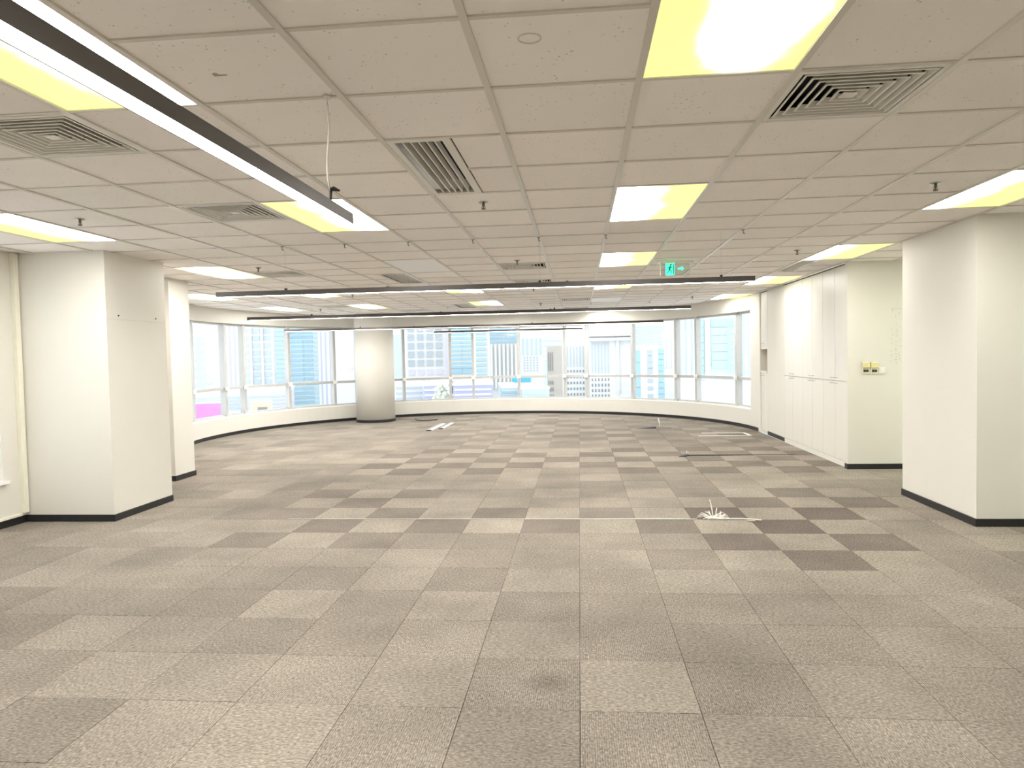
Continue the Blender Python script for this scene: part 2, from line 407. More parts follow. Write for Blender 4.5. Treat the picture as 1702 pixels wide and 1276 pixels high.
# baseboards
BH, BT = .066, .012
def baseboard(name, label, mb): struct(mb.build(name, 'baseboard_black'), label)
baseboard('baseboard_back', 'black baseboard along the curved wall', arc_wall(MB(), A0, A1, R - BT, R - .0005, 0.001, BH))
baseboard('baseboard_left', 'black baseboard along the left wall', MB().box(XL, XL + BT, YB, 6.36 - BT, 0.001, BH))
baseboard('baseboard_pillar_left', 'black baseboard round the wide left pillar', MB().box(XL + .012, -4.43 + BT, 6.36 - BT, 6.36, 0.001, BH).box(-4.43, -4.43 + BT, 6.36, 7.33, 0.001, BH))
baseboard('baseboard_pillar_left_rear', 'black baseboard round the narrow left pillar', MB().box(-5.33, -5.12 + BT, 8.56 - BT, 8.56, 0.001, BH).box(-5.12, -5.12 + BT, 8.56, 9.02 + BT, 0.001, BH))
baseboard('baseboard_pillar_right', 'black baseboard round the right pillar', MB().box(3.25 - BT, 4.45, 6.2 - BT, 6.2, 0.001, BH).box(3.25 - BT, 3.25, 6.2, 7.56, 0.001, BH))
baseboard('baseboard_passage', 'black baseboard under the wall with switches', MB().box(3.305 - BT, XP, 9.2 - BT, 9.2, 0.001, BH).box(3.305 - BT, 3.305, 9.2, 9.277, .001, BH))
baseboard('baseboard_right', 'black baseboard under the pier between cabinets', MB().box(XR - BT, XR, 12.03, 13.06, 0.001, BH))
baseboard('baseboard_column', 'black baseboard ring round the column', MB().lathe(-4.90, 16.78, [(.472, .001), (.472, BH)], 64))
# shadow gap trims where the right wall meets the ceiling
struct(MB().box(XR - .006, XR + .02, 9.28, 12.03, HC - .016, HC - .006).build('trim_1', 'baseboard_black'), 'thin dark gap trim between the cabinet tops and the ceiling')
struct(MB().box(XR - .006, XR + .02, 13.06, 13.66, HC - .016, HC - .006).build('trim_2', 'baseboard_black'), 'thin dark gap trim above the niche cabinet')
# left wall trunking and window
t = struct(MB().box(XL, XL + .045, 6.29, 6.36 - .013, BH + .03, HC - .01).box(XL, XL + .02, YB, 6.29, BH + .004, BH + .03).build('trim_3', 'trunking', bevel=.003), 'cream cable trunking in the corner by the left pillar')

# ------------------------------------------------------------------ windows of the curved wall
MULL = [-112, -97.2, -83.64, -76.86, -62.5, -48.97, -42.3, -29.04, -15.85, -9.44, 3.54, 16.8, 23.21, 37.05, 50.95, 57.93, 73.48, 82.47]
RI, RO = R + .07, R + .20                    # mullions
sill = arc_wall(MB(), A0, 82.47, R - .004, R + .21, SILL - .012, SILL + .012).build('trim_4', 'sill_white'); struct(sill, 'white window sill along the curved wall')
def radial(mb, a, r0, r1, hw, z0, z1):
    t_ = math.radians(a); d = Vector((math.sin(t_), math.cos(t_))); s_ = Vector((d.y, -d.x)); c = Vector((CX, CY))
    ps = [c + d * r0 - s_ * hw, c + d * r0 + s_ * hw, c + d * r1 + s_ * hw, c + d * r1 - s_ * hw]
    return mb.prism([tuple(p) for p in ps], z0, z1)
for n, (a, b) in enumerate(zip(MULL[:-1], MULL[1:])):
    wide = (b - a) > 9
    wn = struct(empty('window_%d' % (n + 1), (*arc((a + b) / 2, R + .1), SILL)), '%s tall window of the curved wall, number %d from the left' % ('wide' if wide else 'narrow', n + 1))
    inv = Matrix.Translation(-wn.location)
    def add(mb, name, m, **k):
        mb.v = [tuple(Vector(v) - wn.location) for v in mb.v]; return mb.build(name, m, wn, **k)
    add(radial(MB(), b, RI, RO, .032, SILL + .01, HEAD), 'mullion', 'frame_metal')
    P0, P1 = Vector(arc(a, R + .15)), Vector(arc(b, R + .15))
    d = (P1 - P0).normalized(); nn = Vector((d.y, -d.x)); P0 += d * .03; P1 -= d * .03
    if nn.dot(Vector(arc((a + b) / 2)) - Vector((CX, CY))) < 0: nn = -nn
    def bar(z0, z1, o0, o1): return MB().prism([tuple(P0 + nn * o0), tuple(P1 + nn * o0), tuple(P1 + nn * o1), tuple(P0 + nn * o1)], z0, z1)
    add(bar(.925, .985, -.05, .05), 'transom', 'frame_metal')
    add(bar(SILL + .01, SILL + .05, -.04, .04), 'bottom_rail', 'frame_metal')
    add(bar(HEAD - .04, HEAD, -.04, .04), 'top_rail', 'frame_metal')
    add(bar(.985, HEAD - .04, -.004, .004), 'pane', 'window_glass')
    add(bar(SILL + .05, .925, -.004, .004), 'pane', 'window_glass')
    # small bracket where the transom meets the mullion
    add(radial(MB(), b, RI - .03, RI, .05, .915, .995), 'bracket', 'white_plastic', bevel=.004)
for n, (a, b) in enumerate(LW):
    wn = struct(empty('window_%d' % (len(MULL) + n), (XL - .13, (a + b) / 2, SILL + .05)), ['window of the left wall at the left edge of the picture', 'window of the left wall nearest the viewpoint'][n])
    h2 = (b - a) / 2; H_ = HEAD - SILL - .05
    fr = MB().box(-.05, .05, -h2, -h2 + .05, 0, H_).box(-.05, .05, h2 - .05, h2, 0, H_).box(-.05, .05, -h2 + .05, h2 - .05, 0, .05).box(-.05, .05, -h2 + .05, h2 - .05, H_ - .05, H_)
    fr.build('frame', 'frame_metal', wn)
    box('transom', 'frame_metal', wn, -.045, .045, -h2 + .05, h2 - .05, .52, .58)
    box('pane', 'window_glass', wn, -.004, .004, -h2 + .05, h2 - .05, .05, .52); box('pane', 'window_glass', wn, -.004, .004, -h2 + .05, h2 - .05, .58, H_ - .05)
    box('sill', 'sill_white', wn, .05, .17, -h2 - .04, h2 + .04, -.02, .012, bevel=.004)

# ------------------------------------------------------------------ ceiling: slab, grid, tiles
GX, GY, GS = -.348, 2.289, .6
cs = MB()
for rg in regions(GY + GS * 11): cs.prism(rg, HC + .24, HC + .33)
ceiling = struct(cs.build('ceiling', 'plenum'), 'suspended ceiling of square white mineral tiles')
LIGHTS = {}           # (column, first row): material
for r_ in (-1, 4, 9, 14, 19, 24): LIGHTS[(1, r_)] = 'panel_leftwhite'
for r_ in (-1, 4, 9, 14, 19, 24): LIGHTS[(-3, r_)] = 'panel_rightwhite'
for r_ in (4, 9, 14, 19): LIGHTS[(5, r_)] = 'panel_leftthin'
for r_ in (4, 9, 14, 19): LIGHTS[(-7, r_)] = 'panel_broad'
for r_ in (14, 19): LIGHTS[(-10, r_)] = 'panel_broad'
LIGHTS[(1, -1)] = 'panel_centre'; LIGHTS[(1, 19)] = 'panel_unlit'; LIGHTS[(-3, 9)] = 'panel_unlit'; LIGHTS[(-7, 4)] = 'panel_rightwhite'
LIGHTS[(5, -1)] = 'panel_leftwhite'; LIGHTS[(-7, -1)] = 'panel_broad'; LIGHTS[(9, 4)] = 'panel_broad'; LIGHTS[(9, 9)] = 'panel_green'; LIGHTS[(9, 4)] = 'panel_green'; LIGHTS[(1, -6)] = LIGHTS[(-3, -6)] = 'panel_broad'  # unseen panels, added to brighten the foreground and the passage
DIFF = [(2, 1), (-4, 1), (-4, 4), (-6, 10), (-1, 10), (-1, 13), (0, 19), (0, 23), (-8, 19), (-6, 22)]
GRILLES = [(-1.0, -.44, 2), (-3.68, -3.0, 11), (-3.72, -3.0, 20), (5.0, 5.5, 11)]     # x0, x1 in columns, first row (two rows long)
occ = set()
for (c, r_) in LIGHTS: occ |= {(c, r_), (c, r_ + 1)}
occ |= set(DIFF)
part = {}
for (x0, x1, r_) in GRILLES:
    c = math.floor(x0 + 1e-6)
    for k in (0, 1): part[(c, r_ + k)] = (x0, x1)
ct_me = MB().box(-.2965, .2965, -.2965, .2965, 0, .018).mesh('ceiling_tile', 'ceiling_tile')
cand = []
for j in range(-9, 29):
    for i in range(-12, 12):
        if (i, j) in occ: continue
        spans = [(i, i + 1)]
        if (i, j) in part:
            a, b = part[(i, j)]; spans = [s for s in ((i, a), (b, i + 1)) if s[1] - s[0] > .02]
        for (a, b) in spans:
            x0, x1, y0, y1 = GX + GS * a + .0035, GX + GS * b - .0035, GY + GS * j + .0035, GY + GS * (j + 1) - .0035
            for rg in regions(GY + GS * 11):
                p = clip([(x0, y0), (x1, y0), (x1, y1), (x0, y1)], rg)
                if len(p) < 3 or area(p) < 1e-4: continue
                cx_, cy_ = (x0 + x1) / 2, (y0 + y1) / 2
                whole = area(p) > .35
                cand.append((math.hypot(cx_, cy_) if whole and in_view(cx_, cy_, HC) and not blocked(cx_, cy_, .32) else 1e9, i, j, p))
cand.sort(key=lambda c: c[0])
cfar, cfc = MB(), []
for n, (d, i, j, p) in enumerate(cand):
    r_ = random.Random(i * 71 + j * 13); k = r_.uniform(.965, 1.02)
    c = (.93 * k, .895 * k * r_.uniform(.988, 1.006), .86 * k)
    if n < 300 and d < 1e8:
        o = inst('ceiling_tile', ct_me, ceiling, (GX + GS * (i + .5), GY + GS * (j + .5), HC), color=c)
        o.rotation_euler = (r_.uniform(-.0012, .0012), r_.uniform(-.0012, .0012), r_.uniform(-.001, .001))
    else:
        n0 = len(cfar.f); cfar.prism(p, HC, HC + .018); cfc += [c] * (len(cfar.f) - n0)
coloured(cfar, cfc, 'ceiling_tiles', 'ceiling_tile_far', ceiling)
def span_y(x):        # inside extent of the room along y at x
    if x > XR: return 9.2
    d = R * R - (x - CX) ** 2
    return CY + math.sqrt(d) if d > 0 else 8.6
for i in range(-11, 12):                     # main runners
    x = GX + GS * i
    if x < -6.9 or x > XP: continue
    y0 = YB if x > XL else (9.05 if x > -5.75 else 11.2)
    if x < -5.75: d = math.sqrt(max(0, R * R - (x - CX) ** 2)); y0 = max(CY - d, 9.05) + .1
    y1 = span_y(x)
    if y1 - y0 > .5: box('main_runner', 'grid_white', ceiling, x - .0135, x + .0135, y0, y1, HC - .009, HC + .03)
for j in range(-8, 28):                      # cross tees
    y = GY + GS * j
    if y < YB: continue
    if y < 9.02: x0, x1 = XL, XP
    else:
        d = R * R - (y - CY) ** 2
        if d <= 0: continue
        x0, x1 = CX - math.sqrt(d), CX + math.sqrt(d)
        if y < CY: x1 = XR; x0 = max(x0, -5.75 - (y - 9.02) * .42)
        x1 = min(x1, XR)
    skip = [(GX + GS * c, GX + GS * (c + 1)) for (c, r_) in LIGHTS if r_ + 1 == j] + [(GX + GS * a, GX + GS * b) for (a, b, r_) in GRILLES if r_ + 1 == j]
    cur = x0
    for a, b in sorted(skip) + [(x1, x1)]:
        if a - cur > .05: box('cross_tee', 'grid_white', ceiling, cur, min(a, x1), y - .011, y + .011, HC - .006, HC + .03)
        cur = max(cur, b)
# removed-detector ring and a dirty screw hole on two near tiles
rg_ = MB()
for k in range(24):
    a0, a1 = 2 * math.pi * k / 24, 2 * math.pi * (k + 1) / 24; x, y = GX + GS * .33, GY + GS * .30
    pts = [(x + r_ * math.cos(a), y + r_ * math.sin(a)) for r_, a in ((.036, a0), (.036, a1), (.041, a1), (.041, a0))]
    rg_.prism(pts, HC - .003, HC + .001)
rg_.build('detector_ring', 'grid_white', ceiling)
hm = MB(); x, y = GX - GS * 1.62, GY + GS * .53
hm.prism([(x - .03, y - .008), (x - .012, y - .012), (x - .008, y + .012), (x - .03, y + .016)], HC - .002, HC + .001).prism([(x - .008, y + .004), (x + .02, y + .006), (x + .02, y + .012), (x - .008, y + .012)], HC - .002, HC + .001)
hm.build('hole_mark', 'mark_brown', ceiling)

# ------------------------------------------------------------------ recessed light panels
ORD = ['nearest', 'second', 'third', 'fourth', 'fifth', 'farthest']
COLN = {1: 'in the row left of the green exit sign', -3: 'in the row above the long hanging lamp', 5: 'in the row in front of the white cabinets', -7: 'in the row beside the left pillars', -10: 'in the short row by the leftmost windows', 9: 'over the passage behind the right pillar'}
dif_me = {}
fr_me = (MB().box(-.3, -.288, -.6, .6, 0, .03).box(.288, .3, -.6, .6, 0, .03).box(-.288, .288, -.6, -.588, 0, .03).box(-.288, .288, .588, .6, 0, .03)).mesh('frame', 'grid_white')
def unseen(c, r_): return (c, r_) in ((5, -1), (-7, -1), (9, 4), (9, 9), (1, -6), (-3, -6))
counts = {}
for (c, r_), m in sorted(LIGHTS.items()):
    if unseen(c, r_): lab = 'unseen added recessed light panel, ' + {(5, -1): 'right of the viewpoint', (-7, -1): 'left of the viewpoint', (9, 4): 'behind the right pillar', (9, 9): 'far over the passage', (1, -6): 'behind the viewpoint on the right', (-3, -6): 'behind the viewpoint on the left'}[(c, r_)]
    else:
        k = counts.get(c, 0); counts[c] = k + 1
        lab = '%s recessed light panel, %s %s' % ('unlit milky' if m == 'panel_unlit' else 'yellow-white glowing', ORD[k], COLN[c])
    e = tag(empty('ceiling_light', (GX + GS * (c + .5), GY + GS * (r_ + 1), HC - .004)), lab, 'light panel', 'recessed light panels of the ceiling')
    inst('frame', fr_me, e, (0, 0, 0))
    if m not in dif_me: dif_me[m] = MB().box(-.288, .288, -.588, .588, .003, .012).mesh('diffuser', m)
    inst('diffuser', dif_me[m], e, (0, 0, 0))

# ------------------------------------------------------------------ air diffusers and grilles
dfr = MB()
for s_ in (-1, 1): dfr.box(min(s_ * .297, s_ * .262), max(s_ * .297, s_ * .262), -.297, .297, -.006, .004); dfr.box(-.262, .262, min(s_ * .297, s_ * .262), max(s_ * .297, s_ * .262), -.006, .004)
dfr_me = dfr.mesh('frame', 'vent_white'); dbk_me = MB().box(-.285, .285, -.285, .285, .100, .104).box(-.289, -.285, -.285, .285, .004, .104).box(.285, .289, -.285, .285, .004, .104).box(-.289, .289, -.289, -.285, .004, .104).box(-.289, .289, .285, .289, .004, .104).mesh('backing', 'dark_void')
def louver(a, wd=.010, dz=.018, th=.003, lip=.0065):   # square cone flaring downward, with a flat lip
    mb = MB(); b = a - wd
    for q in range(4):
        rot = Matrix.Rotation(q * math.pi / 2, 3, 'Z')
        p = [(-a, -a, -.004), (a, -a, -.004), (b, -b, dz), (-b, -b, dz)]; c = a - th; e_ = b - th
        p2 = [(-c, -c, -.004), (c, -c, -.004), (e_, -e_, dz), (-e_, -e_, dz)]
        mb.hexa([rot @ Vector(v) for v in p + p2]); g = a + lip
        mb.hexa([rot @ Vector(v) for v in [(-g, -g, -.0065), (g, -g, -.0065), (c, -c, -.0065), (-c, -c, -.0065), (-g, -g, -.004), (g, -g, -.004), (c, -c, -.004), (-c, -c, -.004)]])
    return mb
lou_me = [louver(.246 - .038 * k).mesh('louver', 'vent_white') for k in range(6)]
core_me = MB().box(-.030, .030, -.030, .030, -.006, -.002).mesh('core', 'vent_white')
DL = {(2, 1): 'beside the nearest light panel at the upper right', (-4, 1): 'cut by the left edge of the picture', (-4, 4): 'just left of the end of the long hanging lamp', (-6, 10): 'in front of the left pillars', (-1, 10): 'nearer of two over the middle of the room', (-1, 13): 'just above the nearest crosswise lamp', (0, 19): 'between the first and second crosswise lamps', (0, 23): 'just above the second crosswise lamp', (-8, 19): 'left of a yellow panel near the left windows', (-6, 22): 'above the round column'}
for (c, r_) in DIFF:
    e = tag(empty('air_diffuser', (GX + GS * (c + .5), GY + GS * (r_ + .5), HC)), 'square louvred air diffuser, ' + DL[(c, r_)], 'air vent', 'square air diffusers')
    inst('frame', dfr_me, e, (0, 0, 0)); inst('backing', dbk_me, e, (0, 0, 0)); inst('core', core_me, e, (0, 0, 0))
    for me in lou_me: inst('louver', me, e, (0, 0, 0))
GLB = ['large and black-slotted, over the middle near the hanging lamp', 'beside the unlit light panel', 'above the far windows, left of a yellow panel', 'in front of the white cabinets']
for (x0, x1, r_), gl in zip(GRILLES, GLB):
    wd = (x1 - x0) * GS; e = tag(empty('air_grille', (GX + GS * (x0 + x1) / 2, GY + GS * (r_ + 1), HC)), 'long slotted ceiling air grille, ' + gl, 'air vent', 'slotted air grilles')
    hw, hl, fw = wd / 2 - .004, .597, .042
    MB().box(-hw, -hw + fw, -hl, hl, -.007, .004).box(hw - fw, hw, -hl, hl, -.007, .004).box(-hw + fw, hw - fw, -hl, -hl + fw, -.007, .004).box(-hw + fw, hw - fw, hl - fw, hl, -.007, .004).build('frame', 'vent_white', e)
    box('backing', 'dark_void', e, -hw + .004, hw - .004, -hl + .004, hl - .004, .090, .094)
    n = 5
    sm = MB().box(-.004, .004, -hl + fw, hl - fw, -.004, .034).mesh('slat', 'vent_white')
    for k in range(n): inst('slat', sm, e, (-hw + fw + (2 * (hw - fw)) * (k + 1) / (n + 1), 0, 0))

# ------------------------------------------------------------------ sprinklers and hooks
esc_me = MB().lathe(0, 0, [(.030, 0), (.036, -.004), (.022, -.010), (.012, -.012)], 20).mesh('rosette', 'chrome')
bod_me = MB().lathe(0, 0, [(.010, -.010), (.010, -.026), (.006, -.028), (.004, -.046)], 12).mesh('body', 'brass_dark')
dfl_me = MB().lathe(0, 0, [(.016, -.046), (.017, -.049), (.006, -.052)], 16).mesh('deflector', 'brass_dark')
arm = MB()
for s_ in (-1, 1): arm.tube([(s_ * .008, 0, -.024), (s_ * .013, 0, -.036), (s_ * .005, 0, -.048)], .0022, 6)
arm_me = arm.mesh('yoke', 'brass_dark')
SP = [(-.5, 4.5, 'beyond the large black-slotted grille'), (-5.5, 4.5, 'above the wide left pillar'), (4.5, 4.5, 'near the panel at the right edge'), (4.5, 9.5, 'right of the exit sign, before the cabinets'), (-5.5, 9.4, 'before the diffuser at the left pillars'), (-.55, 9.6, 'before a diffuser over the middle'), (4.5, 14.5, 'past the right end of the nearest crosswise lamp'), (-5.6, 15.4, 'beyond the left half of the nearest crosswise lamp'), (-.6, 15.2, 'beyond the middle of the nearest crosswise lamp'), (-.7, 20.6, 'before the second crosswise lamp, middle'), (-8.4, 20.5, 'by the left windows before the second crosswise lamp'), (4.2, 19.5, 'by the right windows before the far corner')]
for x, y, lb in SP:
    e = tag(empty('sprinkler_head', (GX + GS * x, GY + GS * y, HC)), 'small metal ceiling sprinkler head ' + lb, 'sprinkler', 'ceiling sprinkler heads')
    for nm, me in (('rosette', esc_me), ('body', bod_me), ('yoke', arm_me), ('deflector', dfl_me)): inst(nm, me, e, (0, 0, 0))
hk = MB().box(-.016, .016, -.012, .012, -.014, -.009).tube([(0, 0, -.012), (0, 0, -.040), (.010, 0, -.050), (.014, 0, -.042)], .0045, 6)
hk_me = hk.mesh('ceiling_hook', 'brass_dark')
for r_, cs_, lb in ((7, (-4, -3, -2, -1, 0, 1, 3), 'small dark hook clipped on the ceiling grid, in the nearest line of hooks'), (14, (-5, -4, -3, -2, 1, 3), 'small dark hook clipped on the ceiling grid, in the second line of hooks'), (21, (-4, -2, 1, 3), 'small dark hook clipped on the ceiling grid, in the farthest line of hooks')):
    for c in cs_:
        o = bpy.data.objects.new('ceiling_hook', hk_me); COL.objects.link(o); o.location = (GX + GS * c, GY + GS * r_, HC); o.scale = (.9, .9, .9)
        tag(o, 'small dark hook on the ceiling grid, %s, %s from left' % (lb.split(', in the ')[1], ['first', 'second', 'third', 'fourth', 'fifth', 'sixth', 'seventh'][cs_.index(c)]), 'hook', lb.split(', in the ')[1])

# ------------------------------------------------------------------ linear hanging lamps
LZ0, LZ1, LWD = 2.110, 2.157, .034
def linear_lamp(loc, length, rz, label, wires, joints, mat_w, near=False):
    e = tag(empty('linear_lamp', loc, rz), label, 'lamp', 'linear hanging lamps'); h_ = length / 2; t_ = LZ1 - LZ0
    MB().box(-h_, h_, -LWD, -LWD + .004, 0, t_).box(-h_, h_, LWD - .004, LWD, 0, t_).box(-h_, h_, -LWD + .004, LWD - .004, t_ - .004, t_).build('housing', 'lamp_body', e)
    box('diffuser', 'lamp_glow', e, -h_ + .004, h_ - .004, -LWD + .0045, LWD - .0045, .001, .007)
    for s_ in (-1, 1): box('end_cap', 'lamp_body', e, min(s_ * h_, s_ * (h_ + .004)), max(s_ * h_, s_ * (h_ + .004)), -LWD, LWD, -.001, t_ + .001)
    for x in joints: box('joint', 'black_plastic', e, x - .012, x + .012, -LWD - .001, LWD + .001, t_, t_ + .006)
    for x in wires:
        cl = MB().box(x - .01, x + .01, -.01, .01, t_, t_ + .02).build('clamp', 'black_plastic', e)
        MB().tube([(x, 0, t_ + .02), (x, 0, HC - LZ0 - .014)], .0011, 6).build('wire', 'chrome', e)
    return e
# the near lamp runs toward the window
l0 = linear_lamp((-1.052, .75, LZ0), 4.92, math.pi / 2, 'long dark linear lamp with glowing underside running toward the windows, upper left', [], [], 'x', True)
x_c, x_t, y_t, z_t = 2.26, 2.116, -.048, HC - LZ0 - .008     # clamp on the lamp, cup on the ceiling
MB().tube([(x_c, 0, .110), (x_c - .01, .006, .16), (x_c - .035, -.004, .24), (x_c - .09, -.036, .34), (x_t - .006, -.052, .41), (x_t, y_t, z_t)], .0045, 8).build('cable', 'wire_white', l0, smooth=True)
MB().lathe(x_t, y_t, [(.014, z_t - .014), (.014, z_t - .001)], 12).build('ceiling_cup', 'white_plastic', l0)
cl = MB().tube([(x_c, 0, .046), (x_c, 0, .066), (x_c + .004, 0, .104)], [.012, .006, .007], 8).tube([(x_c + .004, 0, .110), (x_c + .004, -.014, .115), (x_c + .004, -.040, .105)], [.010, .010, .004], 8)
cl.build('clamp', 'black_plastic', l0)
MB().tube([(.30, 0, .047), (.30, 0, HC - LZ0 - .006)], .0013, 6).build('wire', 'chrome', l0)
def cross_lamp(y, xa, xb, label, wires, joints):
    m_ = (xa + xb) / 2; linear_lamp((m_, y, LZ0), xb - xa, 0, label, [x - m_ for x in wires], [x - m_ for x in joints], 'x')
cross_lamp(6.55, -3.42, 1.555, 'nearest of the black linear lamps hanging crosswise under the ceiling', [GX, GX - 4 * GS, GX + 2.7 * GS], [-1.76, -.1])
cross_lamp(10.32, -4.93, 1.575, 'second black linear lamp hanging crosswise, its left end over the leftmost windows', [GX, GX - 6 * GS], [-2.0, -.4])
cross_lamp(14.60, -6.18, 1.685, 'third black linear lamp hanging crosswise, passing in front of the round column', [GX - .6, GX - 7 * GS], [-3.4])
cross_lamp(17.60, -3.59, .09, 'short farthest black linear lamp hanging close before the windows', [GX - 1.2], [])

# ------------------------------------------------------------------ exit sign
ex = tag(empty('exit_sign', (1.13, 8.50, HC - .012)), 'green running-man exit sign with arrow hanging from the ceiling', 'exit sign')
box('top_bar', 'white_plastic', ex, -.205, .205, -.018, .018, -.022, .0, bevel=.003)
box('panel', 'clear_acrylic', ex, -.172, .172, -.004, .004, -.165, -.022)
for x in (-.172, .172): box('edge_strip', 'white_plastic', ex, x - .0035, x + .0035, -.006, .006, -.166, -.022)
fld = box('green_field', 'exit_green', ex, -.112, -.012, -.007, -.0045, -.160, -.026)
def flat(name, poly, parent, m):             # flat figure in the sign plane, facing the room
    mb = MB().prism([(p[0], p[1]) for p in poly], 0, .0015); mb.v = [(v[0], -.0072 - v[2], v[1]) for v in mb.v]; return mb.build(name, m, parent)
def bar2(name, a, b, w_, parent, m):
    a, b = Vector(a), Vector(b); d = (b - a).normalized(); s_ = Vector((-d.y, d.x)) * w_ / 2
    return flat(name, [tuple(a - s_), tuple(b - s_), tuple(b + s_), tuple(a + s_)], parent, m)
sx, sz = -.062, -.093
cir = [(sx + .010 + .011 * math.cos(k * .5236), sz + .048 + .011 * math.sin(k * .5236)) for k in range(12)]
flat('figure_head', cir, fld, 'exit_dark')
for a, b, w_ in (((sx + .004, sz + .036), (sx - .008, sz - .004), .020), ((sx - .008, sz - .004), (sx + .018, sz - .022), .011), ((sx + .018, sz - .022), (sx + .012, sz - .050), .010), ((sx - .008, sz - .002), (sx - .016, sz - .030), .011), ((sx - .016, sz - .030), (sx - .040, sz - .040), .010), ((sx + .004, sz + .030), (sx + .028, sz + .012), .009), ((sx + .0, sz + .030), (sx - .024, sz + .020), .009), ((sx - .024, sz + .020), (sx - .030, sz + .002), .008)):
    bar2('figure_limb', a, b, w_, fld, 'exit_dark')
bar2('doorway', (sx + .040, sz + .058), (sx + .040, sz - .058), .010, fld, 'exit_dark'); bar2('doorway', (sx - .040, sz + .060), (sx + .030, sz + .060), .006, fld, 'exit_dark')
az = -.088
flat('arrow', [(.025, az - .010), (.068, az - .010), (.068, az - .026), (.098, az), (.068, az + .026), (.068, az + .010), (.025, az + .010)], ex, 'exit_green')

# ------------------------------------------------------------------ cabinets on the right wall
DY = [12.03, 11.585, 11.072, 10.628, 10.17, 9.712, 9.28]
SPL = 1.085
hd_me = None
def handle(parent, y, z):
    mb = MB().tube([(XR - .020, y - .05, z), (XR - .020, y + .05, z)], .005, 8)
    for s_ in (-.038, .038): mb.tube([(XR + .001, y + s_, z), (XR - .020, y + s_, z)], .004, 6)
    mb.v = [(v[0] - parent_loc(parent)[0], v[1] - parent_loc(parent)[1], v[2] - parent_loc(parent)[2]) for v in mb.v]
    return mb.build('handle', 'chrome', parent)
def parent_loc(p):
    v = Vector(p.location); q = p.parent
    while q: v += Vector(q.location); q = q.parent
    return v
def sub(mb, parent, name, m, **k):
    l = parent_loc(parent); mb.v = [(v[0] - l.x, v[1] - l.y, v[2] - l.z) for v in mb.v]; return mb.build(name, m, parent, **k)
CL = ['next to the pier', 'in the middle of the three', 'nearest the wall with the switches']
for u in range(3):
    ya, ym, yb = DY[2 * u], DY[2 * u + 1], DY[2 * u + 2]
    e = tag(empty('tall_cabinet', (XR + .3, (ya + yb) / 2, 0)), 'tall built-in white cabinet with four doors, ' + CL[u], 'cabinet', 'tall white cabinets along the right wall')
    sub(MB().box(XR + .022, XR + .60, yb + .002, ya - .002, .07, HC - .02), e, 'body', 'cabinet_white')
    sub(MB().box(XR - .004, XR + .05, yb + .001, ya - .001, 0.002, .068), e, 'plinth', 'cabinet_white')
    for (y0, y1) in ((ym, ya), (yb, ym)):
        hy = ym + (.075 if y0 == ym else -.075)
        d = sub(MB().box(XR, XR + .018, y0 + .0032, y1 - .0032, SPL + .003, HC - .02), e, 'upper_door', 'cabinet_white', bevel=.0015); handle(d, hy, SPL + .042)
        d = sub(MB().box(XR, XR + .018, y0 + .0032, y1 - .0032, .072, SPL - .003), e, 'lower_door', 'cabinet_white', bevel=.0015); handle(d, hy, SPL - .030)
e = tag(empty('niche_cabinet', (XR + .3, 13.36, 0)), 'narrow white cabinet with an open tan niche beside the last window', 'cabinet')
ya, yb = 13.66, 13.065
sub(MB().box(XR + .022, XR + .5, yb, ya, 1.56, HC - .02).box(XR + .022, XR + .5, yb, ya, .05, 1.10).box(XR + .42, XR + .5, yb, ya, 1.10, 1.56).box(XR + .0, XR + .42, yb, yb + .03, 1.10, 1.56).box(XR + .0, XR + .42, ya - .02, ya, 1.10, 1.56), e, 'body', 'cabinet_white')
n_ = sub(MB().box(XR + .415, XR + .42, yb + .03, ya - .02, 1.135, 1.52).box(XR + .03, XR + .415, yb + .03, yb + .033, 1.135, 1.52).box(XR + .03, XR + .415, ya - .023, ya - .02, 1.135, 1.52), e, 'niche_lining', 'niche_tan')
sub(MB().box(XR - .012, XR + .415, yb + .031, ya - .021, 1.10, 1.132), e, 'shelf', 'cabinet_white', bevel=.002)
sub(MB().box(XR - .004, XR + .415, yb + .031, ya - .021, 1.525, 1.56), e, 'niche_top', 'cabinet_white', bevel=.002)
d = sub(MB().box(XR, XR + .018, yb + .003, ya - .003, 1.563, HC - .02), e, 'upper_door', 'cabinet_white', bevel=.0015); handle(d, yb + .30, 1.63)
for y0, y1, s_ in ((yb, (ya + yb) / 2, -.05), ((ya + yb) / 2, ya, .05)):
    d = sub(MB().box(XR, XR + .018, y0 + .0032, y1 - .0032, .052, 1.096), e, 'lower_door', 'cabinet_white', bevel=.0015); handle(d, (ya + yb) / 2 + s_ * 1.3, 1.05)
sub(MB().box(XR - .002, XR + .03, yb, ya, 0.002, .05), e, 'plinth', 'cabinet_white')

